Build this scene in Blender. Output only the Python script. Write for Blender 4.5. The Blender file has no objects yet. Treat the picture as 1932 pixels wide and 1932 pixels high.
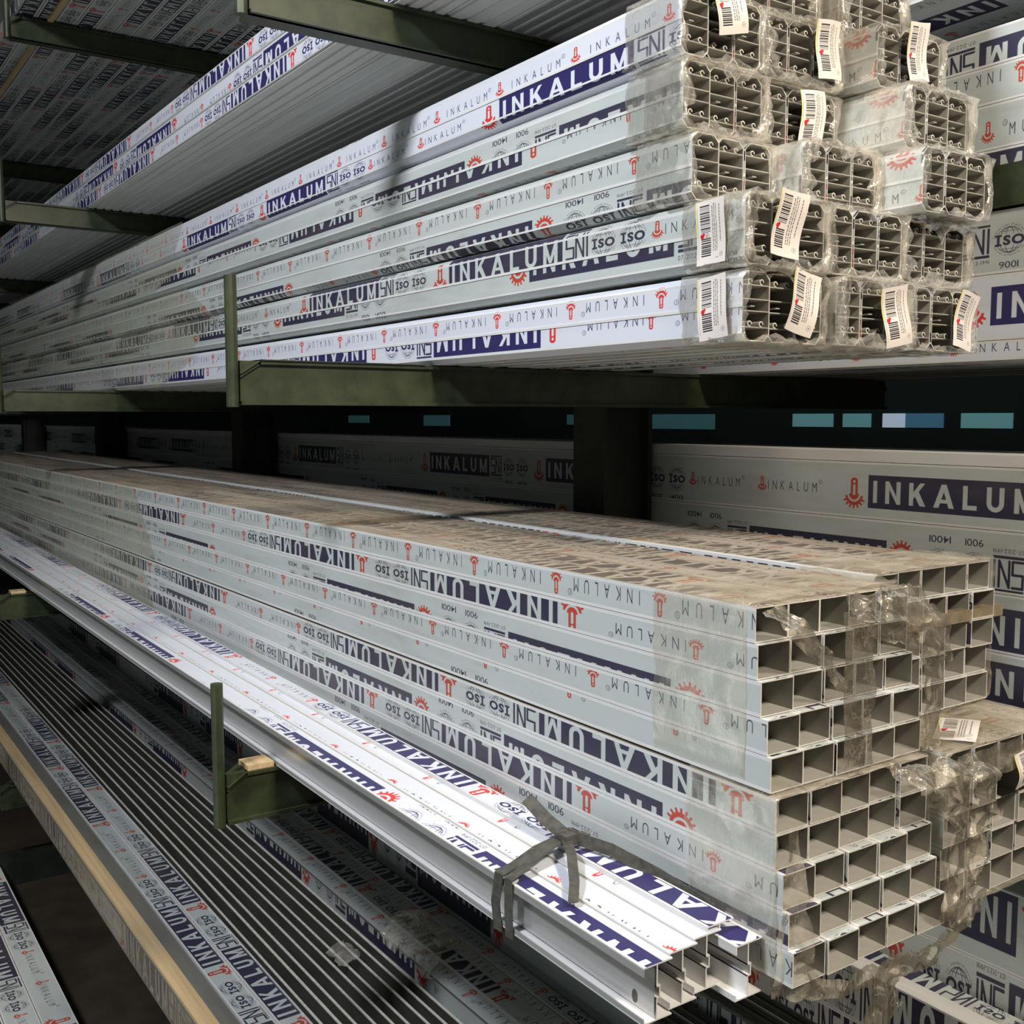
import bpy, math, random
import numpy as np
from mathutils import Vector, noise, Matrix

random.seed(7)
S = bpy.context.scene
COL = S.collection
ZC = 1.7            # eye height above the floor; heights below are measured from the eye

# ------------------------------------------------------------------ camera, world, lights
def make_camera():
    yaw = math.atan2(2934, 2016); p = math.atan2(178, 2016)
    Fh = Vector((-math.sin(yaw), math.cos(yaw), 0)); R = Vector((math.cos(yaw), math.sin(yaw), 0)); Z = Vector((0, 0, 1))
    F = Fh*math.cos(p) - Z*math.sin(p); U = Z*math.cos(p) + Fh*math.sin(p)
    cam = bpy.data.cameras.new('camera'); o = bpy.data.objects.new('camera', cam); COL.objects.link(o)
    cam.sensor_width = 36; cam.sensor_fit = 'HORIZONTAL'; cam.lens = 2016/1932*36
    cam.clip_start = .02; cam.clip_end = 100
    o.matrix_world = Matrix(((R.x, U.x, -F.x, 0), (R.y, U.y, -F.y, 0), (R.z, U.z, -F.z, ZC), (0, 0, 0, 1)))
    S.camera = o
make_camera()

W = bpy.data.worlds.new('world'); S.world = W; W.use_nodes = True
W.node_tree.nodes['Background'].inputs[0].default_value = (.62, .72, .70, 1)
W.node_tree.nodes['Background'].inputs[1].default_value = .045

def area(name, loc, target, sx, sy, power, color):
    l = bpy.data.lights.new(name, 'AREA'); l.shape = 'RECTANGLE'; l.size = sx; l.size_y = sy; l.energy = power; l.color = color
    o = bpy.data.objects.new(name, l); COL.objects.link(o)
    o.location = (loc[0], loc[1], loc[2]+ZC)
    d = Vector(target)-Vector(loc); o.rotation_euler = d.to_track_quat('-Z', 'Y').to_euler()
    return o
area('aisle_lamp', (-1.0, -1.25, 2.15), (-1.6, 1.0, 0), .5, .35, 100, (.95, .97, 1))
area('aisle_bounce_fill', (-2.2, -2.0, -1.6), (-2.4, 1.0, .8), 3.5, 1.2, 26, (.92, 1, .94))  # added fill light standing in for light bounced off the aisle floor
area('bay_lamp', (1.3, .85, 1.85), (-.8, 1.15, -.2), .4, .4, 122, (1, .88, .72))

S.view_settings.view_transform = 'Standard'; S.view_settings.look = 'None'
S.view_settings.exposure = 0.0; S.view_settings.gamma = 1.0; S.view_settings.use_curve_mapping = False
S.cycles.transparent_max_bounces = 24

# ------------------------------------------------------------------ printed film and tag artwork, drawn with code
class Canvas:
    def __init__(s, w, h, px):
        s.px = px; s.W = int(w*px); s.H = int(h*px); s.w = w
        s.a = {c: np.zeros((s.H, s.W), np.float32) for c in 'rgb'}
    def put(s, c, i0, i1, j0, j1, m, v):
        idx = np.arange(j0, j1) % s.W
        t = s.a[c]
        sub = t[i0:i1][:, idx]
        t[i0:i1, idx] = sub*(1-m) + v*m
    def sdf(s, c, x0, x1, y0, y1, f, v=1.0):
        px = s.px; pad = 2/px
        i0 = max(0, int((y0-pad)*px)); i1 = min(s.H, int((y1+pad)*px)+1); j0 = int(math.floor((x0-pad)*px)); j1 = int((x1+pad)*px)+1
        if i1 <= i0: return
        X, Y = np.meshgrid((np.arange(j0, j1)+.5)/px, (np.arange(i0, i1)+.5)/px)
        m = np.clip(.5 - f(X, Y)*px, 0, 1).astype(np.float32)
        for ch in c: s.put(ch, i0, i1, j0, j1, m, v)
    def rect(s, c, x0, x1, y0, y1, v=1.0, r=0):
        cx, cy, hx, hy = (x0+x1)/2, (y0+y1)/2, (x1-x0)/2-r, (y1-y0)/2-r
        def f(X, Y):
            dx = np.abs(X-cx)-hx; dy = np.abs(Y-cy)-hy
            return np.hypot(np.maximum(dx, 0), np.maximum(dy, 0)) + np.minimum(np.maximum(dx, dy), 0) - r
        s.sdf(c, x0, x1, y0, y1, f, v)
    def ring(s, c, cx, cy, r, t, v=1.0, a0=None, a1=None, ry=None):
        k = 1 if ry is None else ry/r
        def f(X, Y):
            d = np.abs(np.hypot(X-cx, (Y-cy)/k)-r)*min(1, k if k > .3 else .3) - t/2
            if a0 is not None:
                A = np.degrees(np.arctan2(Y-cy, X-cx)) % 360
                ok = (A >= a0) & (A <= a1)
                d = np.where(ok, d, 1)
            return d
        s.sdf(c, cx-r-t, cx+r+t, cy-max(r*k, 0)-t, cy+r*k+t, f, v)
    def disc(s, c, cx, cy, r, v=1.0, a0=None, a1=None):
        def f(X, Y):
            d = np.hypot(X-cx, Y-cy)-r
            if a0 is not None:
                A = np.degrees(np.arctan2(Y-cy, X-cx)) % 360
                d = np.where((A >= a0) & (A <= a1), d, 1)
            return d
        s.sdf(c, cx-r, cx+r, cy-r, cy+r, f, v)
    def line(s, c, x0, y0, x1, y1, t, v=1.0):
        L = math.hypot(x1-x0, y1-y0) or 1e-9; ux, uy = (x1-x0)/L, (y1-y0)/L
        def f(X, Y):
            q = np.clip((X-x0)*ux+(Y-y0)*uy, 0, L)
            return np.hypot(X-x0-q*ux, Y-y0-q*uy)-t/2
        s.sdf(c, min(x0, x1)-t, max(x0, x1)+t, min(y0, y1)-t, max(y0, y1)+t, f, v)
    def tri(s, c, P, v):
        px = s.px; P = [(float(a), float(b)) for a, b in P]
        xs = [q[0] for q in P]; ys = [q[1] for q in P]
        ss = 3; i0 = max(0, int(min(ys)*px)); i1 = min(s.H, int(max(ys)*px)+2); j0 = int(math.floor(min(xs)*px)); j1 = int(max(xs)*px)+2
        if i1 <= i0 or j1 <= j0: return None
        (ax, ay), (bx, by), (dx, dy) = P
        D = (bx-ax)*(dy-ay)-(dx-ax)*(by-ay)
        if abs(D) < 1e-14: return None
        X, Y = np.meshgrid((np.arange(j0*ss, j1*ss)+.5)/px/ss, (np.arange(i0*ss, i1*ss)+.5)/px/ss)
        u = ((X-ax)*(dy-ay)-(Y-ay)*(dx-ax))/D; w = ((bx-ax)*(Y-ay)-(by-ay)*(X-ax))/D
        m = ((u >= 0) & (w >= 0) & (u+w < 1)).astype(np.float32)
        return i0, i1, j0, j1, m.reshape(i1-i0, ss, j1-j0, ss).mean(axis=(1, 3))
    def tris(s, c, T, v=1.0):
        acc = np.zeros((s.H, s.W), np.float32)
        for P in T:
            g = s.tri(c, P, v)
            if g is None: continue
            i0, i1, j0, j1, m = g
            idx = np.arange(j0, j1) % s.W
            acc[i0:i1, idx] += m
        acc = np.clip(acc, 0, 1)
        for ch in c: s.a[ch] = s.a[ch]*(1-acc)+v*acc

_glyph = {}
def glyph(ch, bold):
    k = (ch, bold)
    if k in _glyph: return _glyph[k]
    cu = bpy.data.curves.new('t', 'FONT'); cu.body = ch; cu.size = 1; cu.offset = bold; cu.resolution_u = 4
    o = bpy.data.objects.new('t', cu); COL.objects.link(o)
    me = o.to_mesh(); me.calc_loop_triangles()
    V = np.array([v.co[:2] for v in me.vertices]) if len(me.vertices) else np.zeros((0, 2))
    T = [[tuple(V[i]) for i in t.vertices] for t in me.loop_triangles]
    o.to_mesh_clear(); bpy.data.objects.remove(o); bpy.data.curves.remove(cu)
    _glyph[k] = (T, V[:, 0].min() if len(V) else 0, V[:, 0].max() if len(V) else .3)
    return _glyph[k]
def text(cv, c, s, x0, x1, y, h, bold=.0, v=1.0, narrow=None, fit=False):
    """letters of one line, spread between x0 and x1, cap height h"""
    n = len(s); cap = .729
    ws = [glyph(ch, bold)[2]-glyph(ch, bold)[1] for ch in s]
    k = h/cap; kx = k if narrow is None else k*narrow
    gap = ((x1-x0)-sum(ws)*kx)/max(n-1, 1)
    if fit or (narrow is None and gap < h*.06):
        kx = (x1-x0-(n-1)*h*.09)/sum(ws); gap = h*.09
    x = x0; out = []
    for ch, w in zip(s, ws):
        T, a, b = glyph(ch, bold)
        out += [[(x+(p-a)*kx, y+q*k) for p, q in t] for t in T]
        x += w*kx+gap
    cv.tris(c, out, v)
def ring_text(cv, c, s, cx, cy, r, h, a_start, a_step, v=1.0):
    out = []
    for i, ch in enumerate(s):
        if ch == ' ': continue
        a = math.radians(a_start-i*a_step); T, l, rr = glyph(ch, .01)
        k = h/.729; ca, sa = math.cos(a-math.pi/2), math.sin(a-math.pi/2); ox, oy = cx+r*math.cos(a), cy+r*math.sin(a)
        out += [[(ox+(p-(l+rr)/2)*k*ca-q*k*sa, oy+(p-(l+rr)/2)*k*sa+q*k*ca) for p, q in t] for t in T]
    cv.tris(c, out, v)
def mark(cv, x, y, h):                 # the red beacon on a cog; x, y its lower corner
    w = h*.86; cx = x+w/2
    cv.disc('g', cx, y+h*.36, h*.36, 1, 180, 360)
    for i in range(7):
        a = math.radians(205+i*21.6)
        cv.line('g', cx+math.cos(a)*h*.34, y+h*.36+math.sin(a)*h*.34, cx+math.cos(a)*h*.44, y+h*.36+math.sin(a)*h*.44, h*.075)
    cv.disc('g', cx, y+h*.40, h*.27, 0, 180, 360)
    cv.disc('g', cx, y+h*.42, h*.21, 1, 180, 360)
    cv.rect('g', cx-h*.145, cx+h*.145, y+h*.30, y+h, 1, h*.12)
    cv.rect('g', cx-h*.05, cx+h*.05, y+h*.38, y+h*.76, 0, h*.03)
    cv.disc('g', cx, y+h*.86, h*.05, 0)
    cv.ring('g', cx, y+h*.44, h*.27, h*.035, 0, 180, 360)
def big_word(cv, x0, x1, y, h, v):
    L = 'INKALUM'; wd = dict(I=.20, N=.74, K=.76, A=.86, L=.60, U=.72, M=.86); st = .20
    gap = ((x1-x0)/h - sum(wd[c] for c in L))/6
    x = x0/h; T = []
    def q(*p): T.append([p[0], p[1], p[2]]); T.append([p[0], p[2], p[3]])
    for c in L:
        w = wd[c]; a = x; b = x+w
        bar = lambda u, z0=0, z1=1: q((u, z0), (u+st, z0), (u+st, z1), (u, z1))
        if c in 'INKLM': bar(a, 0, 1)
        if c == 'L': q((a, 0), (b, 0), (b, .19), (a, .19))
        if c == 'N': bar(b-st); q((a, 1), (a+st*.9, 1), (b, 0), (b-st*.9, 0))
        if c == 'M': bar(b-st); m = (a+b)/2; q((a, 1), (a+st*.95, 1), (m+st*.42, .05), (m-st*.42, .05)); q((b-st*.95, 1), (b, 1), (m+st*.42, .05), (m-st*.42, .05))
        if c == 'K': q((a+st*.9, .28), (a+st*.9, .56), (b-st*1.25, 1), (b-.02, 1)); q((a+st*1.2, .48), (a+st*2.1, .68), (b+.02, 0), (b-st*1.25, 0))
        if c == 'A': m = (a+b)/2; q((a-.03, 0), (a+st*1.02, 0), (m+st*.5, 1), (m-st*.55, 1)); q((b+.03, 0), (b-st*1.02, 0), (m-st*.5, 1), (m+st*.55, 1)); q((a+.15, .20), (b-.15, .20), (b-.2, .36), (a+.2, .36))
        if c == 'U':
            bar(a, .34, 1); bar(b-st, .34, 1); m = (a+b)/2; n = 10
            for i in range(n):
                t0, t1 = math.pi*(1+i/n), math.pi*(1+(i+1)/n); ro, ri = w/2, w/2-st
                q((m+ro*math.cos(t0), .36+.37*math.sin(t0)), (m+ro*math.cos(t1), .36+.37*math.sin(t1)), (m+ri*math.cos(t1), .36+.18*math.sin(t1)), (m+ri*math.cos(t0), .36+.18*math.sin(t0)))
        x += w+gap
    cv.tris('r', [[(p[0]*h, y+p[1]*h) for p in t] for t in T], v)
def registered(cv, x, y, r):
    cv.ring('r', x, y, r, r*.22); text(cv, 'r', 'R', x-r*.4, x+r*.45, y-r*.5, r, .0)
PER, FH = 1.64, .22
def film_image():
    cv = Canvas(PER, FH, 1900)
    yc = FH/2
    for x0 in (0.0, .615):
        mark(cv, x0, yc-.030, .056)
        cv.rect('r', x0+.056, x0+.396, yc-.033, yc+.033)
        big_word(cv, x0+.067, x0+.383, yc-.022, .044, 0.0)
        registered(cv, x0+.391, yc+.028, .0028)
        xs = x0+.404                                     # the standards mark
        cv.rect('r', xs, xs+.056, yc+.0285, yc+.0325); cv.rect('r', xs, xs+.056, yc-.029, yc-.024)
        t = .0045; b, m, tp = yc-.020, yc+.002, yc+.024
        for a in ((0, tp, .018, tp), (0, tp, 0, m), (0, m, .018, m), (.018, m, .018, b), (0, b, .018, b), (.024, b, .024, tp), (.024, tp, .042, b), (.042, b, .042, tp), (.051, b, .051, tp)):
            cv.line('r', xs+a[0]+.002, a[1], xs+a[2]+.002, a[3], t)
        text(cv, 'r', '07-2122-1991', xs, xs+.056, yc-.0405, .0075, .0)
        for cx, num in ((x0+.495, '9001'), (x0+.561, '14001')):
            cv.ring('r', cx, yc, .0235, .0011)
            for k in (.55, 1.1): cv.ring('r', cx, yc, .0235*(.35 if k < 1 else .72), .0009, 1, None, None, .0235)
            for k in (.35, .7): 
                q = math.sqrt(1-k*k)*.0235
                for sg in (-1, 1): cv.line('r', cx-q, yc+sg*k*.0235, cx+q, yc+sg*k*.0235, .0009)
            cv.rect('rg', cx-.030, cx+.030, yc-.0105, yc+.0105, 0)
            text(cv, 'r', 'SO', cx-.0115, cx+.0265, yc-.0085, .017, .05, fit=True)
            cv.rect('r', cx-.0225, cx-.0175, yc-.0085, yc+.0085)
            for sg in (-1, 1): cv.rect('r', cx-.026, cx-.014, yc+sg*.0085-.002, yc+sg*.0085+.002)
            ring_text(cv, 'r', 'International Organization', cx, yc, .027, .0038, 168, 6.2)
            ring_text(cv, 'r', 'for Standardization', cx, yc, .027, .0038, 335, 7.2)
            text(cv, 'r', num, cx-len(num)*.0043, cx+len(num)*.0043, yc-.052, .013, .004, fit=True)
    for x0 in (1.215, 1.42):
        mark(cv, x0, yc-.011, .030); text(cv, 'r', 'INKALUM', x0+.029, x0+.155, yc-.009, .021, -.004, 1, .62); registered(cv, x0+.164, yc+.013, .004)
    for row, off in ((yc+.078, .03), (yc-.088, .11)):
        for i in range(8):
            x0 = off+i*.205
            text(cv, 'r', 'INKALUM', x0, x0+.131, row-.0095, .019, -.004, 1, .62); registered(cv, x0+.139, row+.010, .004); mark(cv, x0+.157, row-.012, .029)
    return to_image('film_print', cv)
def to_image(name, cv):
    im = bpy.data.images.new(name, cv.W, cv.H, alpha=False, float_buffer=False); im.colorspace_settings.name = 'Non-Color'
    a = np.ones((cv.H, cv.W, 4), np.float32)
    for i, c in enumerate('rgb'): a[:, :, i] = np.clip(cv.a[c], 0, 1)
    im.pixels.foreach_set(a.ravel()); im.update(); im.pack()
    return im
def tag_image():
    cv = Canvas(.055, .09, 5000); rnd = random.Random(3)
    for (x0, x1, y0, y1) in ((.008, .026, .046, .084), (.008, .026, .012, .036)):
        y = y0
        while y < y1:
            t = rnd.choice((.0006, .0009, .0015, .002)); cv.rect('r', x0, x1, y, y+t); y += t+rnd.choice((.0006, .001, .0014))
    for x in (.030, .0335, .037, .044):                   # small lines of print too small to read
        y = .018 if x < .04 else .03
        while y < .082:
            t = rnd.uniform(.0012, .005); cv.rect('r', x, x+.0016, y, y+t, .8); y += t+.001
    cv.ring('r', .046, .012, .0035, .0004); cv.rect('r', .0445, .0475, .0105, .0135, .5)
    for q in ((.003, .0065), (.003, .0065)): cv.rect('r', q[0], q[0]+.0004, .008, .08)
    cv.disc('g', .010, .041, .0035); cv.disc('g', .013, .0435, .0022)
    cv.rect('b', 0, .0022, .04, .09)
    return to_image('tag_print', cv)
IMG_FILM = film_image(); IMG_TAG = tag_image()

# ------------------------------------------------------------------ materials
def newmat(name):
    m = bpy.data.materials.new(name); m.use_nodes = True
    nt = m.node_tree; b = nt.nodes['Principled BSDF']
    return m, nt, b, nt.links.new
def mixc(nt, fac, a, b, blend='MIX'):
    n = nt.nodes.new('ShaderNodeMix'); n.data_type = 'RGBA'; n.blend_type = blend
    for i, v in ((0, fac), (6, a), (7, b)):
        if hasattr(v, 'links'): nt.links.new(v, n.inputs[i])
        else: n.inputs[i].default_value = v if i == 0 else (*v, 1) if len(v) == 3 else v
    return n.outputs[2]
def noise_n(nt, scale, vec_scale=(1, 1, 1), detail=4, rough=.6):
    tc = nt.nodes.new('ShaderNodeTexCoord'); mp = nt.nodes.new('ShaderNodeMapping'); mp.inputs['Scale'].default_value = vec_scale
    nt.links.new(tc.outputs['Object'], mp.inputs[0])
    n = nt.nodes.new('ShaderNodeTexNoise'); n.inputs['Scale'].default_value = scale; n.inputs['Detail'].default_value = detail; n.inputs['Roughness'].default_value = rough
    nt.links.new(mp.outputs[0], n.inputs['Vector']); return n.outputs['Fac']
def ramp(nt, src, p0, p1, v0=0, v1=1):
    n = nt.nodes.new('ShaderNodeMapRange'); n.inputs[1].default_value = p0; n.inputs[2].default_value = p1; n.inputs[3].default_value = v0; n.inputs[4].default_value = v1
    nt.links.new(src, n.inputs[0]); return n.outputs[0]
def film_mat(name, bg, navy, red, dirt, dirt_col=(.20, .16, .10), rough=.33, d0=.42, d1=.75):
    m, nt, b, L = newmat(name)
    t = nt.nodes.new('ShaderNodeTexImage'); t.image = IMG_FILM; t.interpolation = 'Linear'; t.extension = 'REPEAT'
    sp = nt.nodes.new('ShaderNodeSeparateColor'); L(t.outputs[0], sp.inputs[0])
    c = mixc(nt, sp.outputs[0], bg, navy); c = mixc(nt, sp.outputs[1], c, red)
    n1 = noise_n(nt, 9, (.35, 2.2, 2.2)); n2 = noise_n(nt, 60, (.25, 1, 1), 3)
    f = nt.nodes.new('ShaderNodeMath'); f.operation = 'MULTIPLY'; L(ramp(nt, n1, d0, d1), f.inputs[0]); L(ramp(nt, n2, .3, .7, .4, 1), f.inputs[1])
    g = nt.nodes.new('ShaderNodeMath'); g.operation = 'MULTIPLY'; L(f.outputs[0], g.inputs[0]); g.inputs[1].default_value = dirt
    c = mixc(nt, g.outputs[0], c, dirt_col)
    L(c, b.inputs['Base Color']); b.inputs['Roughness'].default_value = rough
    b.inputs['Specular IOR Level'].default_value = .45
    bu = nt.nodes.new('ShaderNodeBump'); bu.inputs['Strength'].default_value = .12; bu.inputs['Distance'].default_value = .002
    L(noise_n(nt, 22, (.2, 1, 1)), bu.inputs['Height']); L(bu.outputs[0], b.inputs['Normal'])
    return m
def plain(name, col, rough=.5, metal=0, var=.15, scale=20, vs=(1, 1, 1), dark=None):
    m, nt, b, L = newmat(name)
    n = noise_n(nt, scale, vs, 5)
    d = dark or tuple(x*(1-var*2.2) for x in col)
    L(mixc(nt, ramp(nt, n, .35, .7), col, d), b.inputs['Base Color'])
    b.inputs['Roughness'].default_value = rough; b.inputs['Metallic'].default_value = metal
    return m
M = {}
M['film'] = film_mat('printed_film', (.55, .60, .60), (.042, .040, .078), (.52, .075, .05), .35)
M['film_new'] = film_mat('fresh_printed_film', (.72, .76, .85), (.034, .029, .13), (.70, .06, .05), .12)
M['film_dirty'] = film_mat('dusty_printed_film', (.44, .40, .34), (.075, .07, .075), (.35, .09, .06), .95, (.24, .19, .125), .5, .22, .62)
M['grime'] = plain('grimy_edge', (.33, .28, .21), .6, 0, .25, 40, (.3, 1, 1))
M['white'] = plain('white_aluminium', (.78, .78, .78), .35, .0, .06, 30, (.15, 1, 1))
M['silver'] = plain('bare_silver_aluminium', (.66, .66, .67), .32, .55, .10, 40, (.05, 2, 2))
M['cream'] = plain('tube_bore', (.42, .41, .37), .5, 0, .12, 18)
M['dust'] = plain('dusty_cut_and_lit_edge', (.76, .73, .66), .6, 0, .12, 90)
M['steel'] = plain('green_painted_steel', (.040, .054, .024), .42, 0, .25, 25)
M['steel_dark'] = plain('dark_green_painted_steel', (.030, .036, .026), .5, 0, .25, 12)
M['wood'] = plain('raw_wood', (.66, .49, .28), .75, 0, .14, 30, (.08, 3, 3))
M['strap'] = plain('grey_plastic_strap', (.10, .10, .085), .45, 0, .25, 80, (1, 1, 1))
M['brown_tape'] = plain('brown_tape', (.30, .24, .16), .35, 0, .2, 50)
M['floor'] = plain('worn_concrete', (.055, .04, .025), .8, 0, .3, 5)
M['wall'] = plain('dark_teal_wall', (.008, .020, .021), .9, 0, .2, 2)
M['fin'] = plain('shade_toned_fin', (.075, .075, .065), .6, 0, .2, 30, (.2, 1, 1))  # dark colour holds the shade in the gaps between fins
M['grey_zinc'] = plain('zinc_channel', (.24, .24, .22), .45, .2, .12, 20, (.2, 1, 1))
def glow(name, col, s):
    m, nt, b, L = newmat(name); b.inputs['Base Color'].default_value = (*col, 1)
    b.inputs['Emission Color'].default_value = (*col, 1); b.inputs['Emission Strength'].default_value = s; return m
M['pane'] = glow('lit_teal_pane', (.20, .50, .55), .16)
M['pane_dim'] = glow('dim_teal_pane', (.10, .28, .32), .07)
M['pane_blue'] = glow('blue_pane', (.08, .22, .35), .2)
M['pane_bright'] = glow('bright_pane', (.5, .62, .80), .4)
def plastic(name, milky, col, rough=.07, grain=30, shine=.55, bump=1.0):
    m = bpy.data.materials.new(name); m.use_nodes = True; nt = m.node_tree; L = nt.links.new
    nt.nodes.remove(nt.nodes['Principled BSDF']); out = nt.nodes['Material Output']
    tr = nt.nodes.new('ShaderNodeBsdfTransparent'); tr.inputs[0].default_value = (.98, .975, .955, 1)
    gl = nt.nodes.new('ShaderNodeBsdfGlossy'); gl.inputs['Roughness'].default_value = rough; gl.inputs[0].default_value = (.95, .93, .88, 1)
    di = nt.nodes.new('ShaderNodeBsdfDiffuse'); di.inputs[0].default_value = (*col, 1)
    bu = nt.nodes.new('ShaderNodeBump'); bu.inputs['Strength'].default_value = bump; bu.inputs['Distance'].default_value = .006
    L(noise_n(nt, grain, (1, 1, 1), 5, .62), bu.inputs['Height']); L(bu.outputs[0], gl.inputs['Normal'])
    # pale streaks paint in the shine along creases, beside patches of dust
    cr = nt.nodes.new('ShaderNodeMath'); cr.operation = 'SUBTRACT'; L(noise_n(nt, 22, (2.6, .5, .35), 4, .6), cr.inputs[0]); cr.inputs[1].default_value = .5
    ab = nt.nodes.new('ShaderNodeMath'); ab.operation = 'ABSOLUTE'; L(cr.outputs[0], ab.inputs[0])
    k = nt.nodes.new('ShaderNodeMath'); k.operation = 'MAXIMUM'; L(ramp(nt, ab.outputs[0], 0, .016, .6*milky+.05, 0), k.inputs[0]); L(ramp(nt, noise_n(nt, 20, (1, 1, 1), 6, .7), .45, .75, milky*.22, milky*.8), k.inputs[1])
    a = nt.nodes.new('ShaderNodeMixShader'); L(k.outputs[0], a.inputs[0]); L(tr.outputs[0], a.inputs[1]); L(di.outputs[0], a.inputs[2])
    lw = nt.nodes.new('ShaderNodeLayerWeight'); lw.inputs[0].default_value = .30
    b2 = nt.nodes.new('ShaderNodeMixShader'); L(ramp(nt, lw.outputs['Fresnel'], 0, 1, .03, shine), b2.inputs[0]); L(a.outputs[0], b2.inputs[1]); L(gl.outputs[0], b2.inputs[2])
    L(b2.outputs[0], out.inputs[0]); return m
M['wrap'] = plastic('crumpled_clear_wrap', .55, (.84, .80, .72), .08, 30, .34, .7)
M['sleeve'] = plastic('dusty_tight_sleeve', .5, (.74, .68, .56), .2, 14, .12, .25)
M['wrap_dusty'] = plastic('dusty_torn_wrap', .72, (.74, .66, .52), .09)
def tag_mat():
    m, nt, b, L = newmat('barcode_tag_print')
    t = nt.nodes.new('ShaderNodeTexImage'); t.image = IMG_TAG; t.extension = 'EXTEND'
    sp = nt.nodes.new('ShaderNodeSeparateColor'); L(t.outputs[0], sp.inputs[0])
    c = mixc(nt, sp.outputs[2], (.82, .76, .72), (.75, .70, .25)); c = mixc(nt, sp.outputs[0], c, (.02, .02, .03)); c = mixc(nt, sp.outputs[1], c, (.6, .02, .03))
    L(c, b.inputs['Base Color']); b.inputs['Roughness'].default_value = .45; return m
M['tag'] = tag_mat()
M['veil'] = plastic('clinging_wrap_painted_glints', .42, (.66, .64, .48), .22, 5, .22)  # its yellowish patches paint bright reflections into the wrap's colour
for n in M['veil'].node_tree.nodes:
    if n.type == 'TEX_NOISE': n.inputs['Scale'].default_value = 4
    if n.type == 'BUMP': n.inputs['Strength'].default_value = .25

# ------------------------------------------------------------------ mesh helpers
class MB:
    def __init__(s): s.v = []; s.f = []; s.uv = []; s.m = []; s.mats = []
    def mi(s, m):
        if m not in s.mats: s.mats.append(m)
        return s.mats.index(m)
    def quad(s, p, mat, uv=None):
        n = len(s.v); s.v += [tuple(q) for q in p]; s.f.append(tuple(range(n, n+len(p)))); s.uv.append(uv or [(0, 0)]*len(p)); s.m.append(s.mi(mat))
    def box(s, x0, x1, y0, y1, z0, z1, mat):
        P = [(x0, y0, z0), (x1, y0, z0), (x1, y1, z0), (x0, y1, z0), (x0, y0, z1), (x1, y0, z1), (x1, y1, z1), (x0, y1, z1)]
        n = len(s.v); s.v += P
        for f in ((0, 3, 2, 1), (4, 5, 6, 7), (0, 1, 5, 4), (1, 2, 6, 5), (2, 3, 7, 6), (3, 0, 4, 7)):
            s.f.append(tuple(n+i for i in f)); s.uv.append([(0, 0)]*4); s.m.append(s.mi(mat))
    def strip(s, x0, x1, a, b, mat, film=None):
        """a long face from (y,z)=a to (y,z)=b; a is the lower edge of the print when film=(v0,v1,anchor,flip)"""
        p = [(x0, *a), (x1, *a), (x1, *b), (x0, *b)]
        if film:
            v0, v1, anc, flip = film
            if flip: uv = [((anc-x)/PER, v) for x, v in ((x0, v1), (x1, v1), (x1, v0), (x0, v0))]
            else: uv = [((x-anc)/PER, v) for x, v in ((x0, v0), (x1, v0), (x1, v1), (x0, v1))]
            uv = [(u, v/FH) for u, v in uv]
        else: uv = None
        s.quad(p, mat, uv)
    def loop(s, x0, x1, prof, t, mat_out, mat_in, mat_end, films=None):
        """thin-walled tube along X; prof is a closed list of (y,z), counter-clockwise seen from +X; films: {edge: (material, film)}"""
        n = len(prof)
        cy = sum(p[0] for p in prof)/n; cz = sum(p[1] for p in prof)/n
        hy = max(abs(p[0]-cy) for p in prof); hz = max(abs(p[1]-cz) for p in prof)
        inn = [(cy+(p[0]-cy)*(hy-t)/hy, cz+(p[1]-cz)*(hz-t)/hz) for p in prof]
        for i in range(n):
            j = (i+1) % n; a, b = prof[i], prof[j]
            mt, fl = (films or {}).get(i, (mat_out, None))
            s.quad([(x0, *a), (x0, *b), (x1, *b), (x1, *a)][::-1], mt, s._fuv(x0, x1, a, b, fl))
            s.quad([(x0, *inn[i]), (x0, *inn[j]), (x1, *inn[j]), (x1, *inn[i])], mat_in)
            for x in (x0, x1): s.quad([(x, *a), (x, *b), (x, *inn[j]), (x, *inn[i])], mat_end)
    def _fuv(s, x0, x1, a, b, fl):
        if not fl: return None
        va, vb, anc, flip = fl       # va at profile point a, vb at b
        sg = -1 if flip else 1
        U = lambda x: sg*(x-anc)/PER
        return [(U(x1), va/FH), (U(x1), vb/FH), (U(x0), vb/FH), (U(x0), va/FH)]
    def build(s, name, parent=None, smooth=False):
        me = bpy.data.meshes.new(name); me.from_pydata(s.v, [], s.f)
        uvl = me.uv_layers.new(name='UVMap'); uvl.data.foreach_set('uv', [c for f in s.uv for q in f for c in q])
        for m in s.mats: me.materials.append(M[m])
        me.polygons.foreach_set('material_index', s.m)
        if smooth: me.polygons.foreach_set('use_smooth', [True]*len(s.f))
        me.update()
        o = bpy.data.objects.new(name, me); COL.objects.link(o)
        if parent: o.parent = parent
        return o
def tag(o, label, cat, group=None):
    o['label'] = label; o['category'] = cat
    if group: o['group'] = group
def empty(name, x, y, z, label, cat, group=None):
    o = bpy.data.objects.new(name, None); COL.objects.link(o); o.location = (x, y, z+ZC); o.empty_display_size = .05
    tag(o, label, cat, group); return o
def structure(o): o['kind'] = 'structure'
def at(o, x, y, z): o.location = (x, y, z+ZC)

# windows of the film, heights in metres on the artwork
VC = (.088, .132)        # through the middle of the big word
VT = (.052, .096)        # lower edge of the box with the numbers
VU = (.118, .158)        # upper edge of the box
VS = (.008, .048)        # the row of small words, lower
VS2 = (.166, .206)

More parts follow.
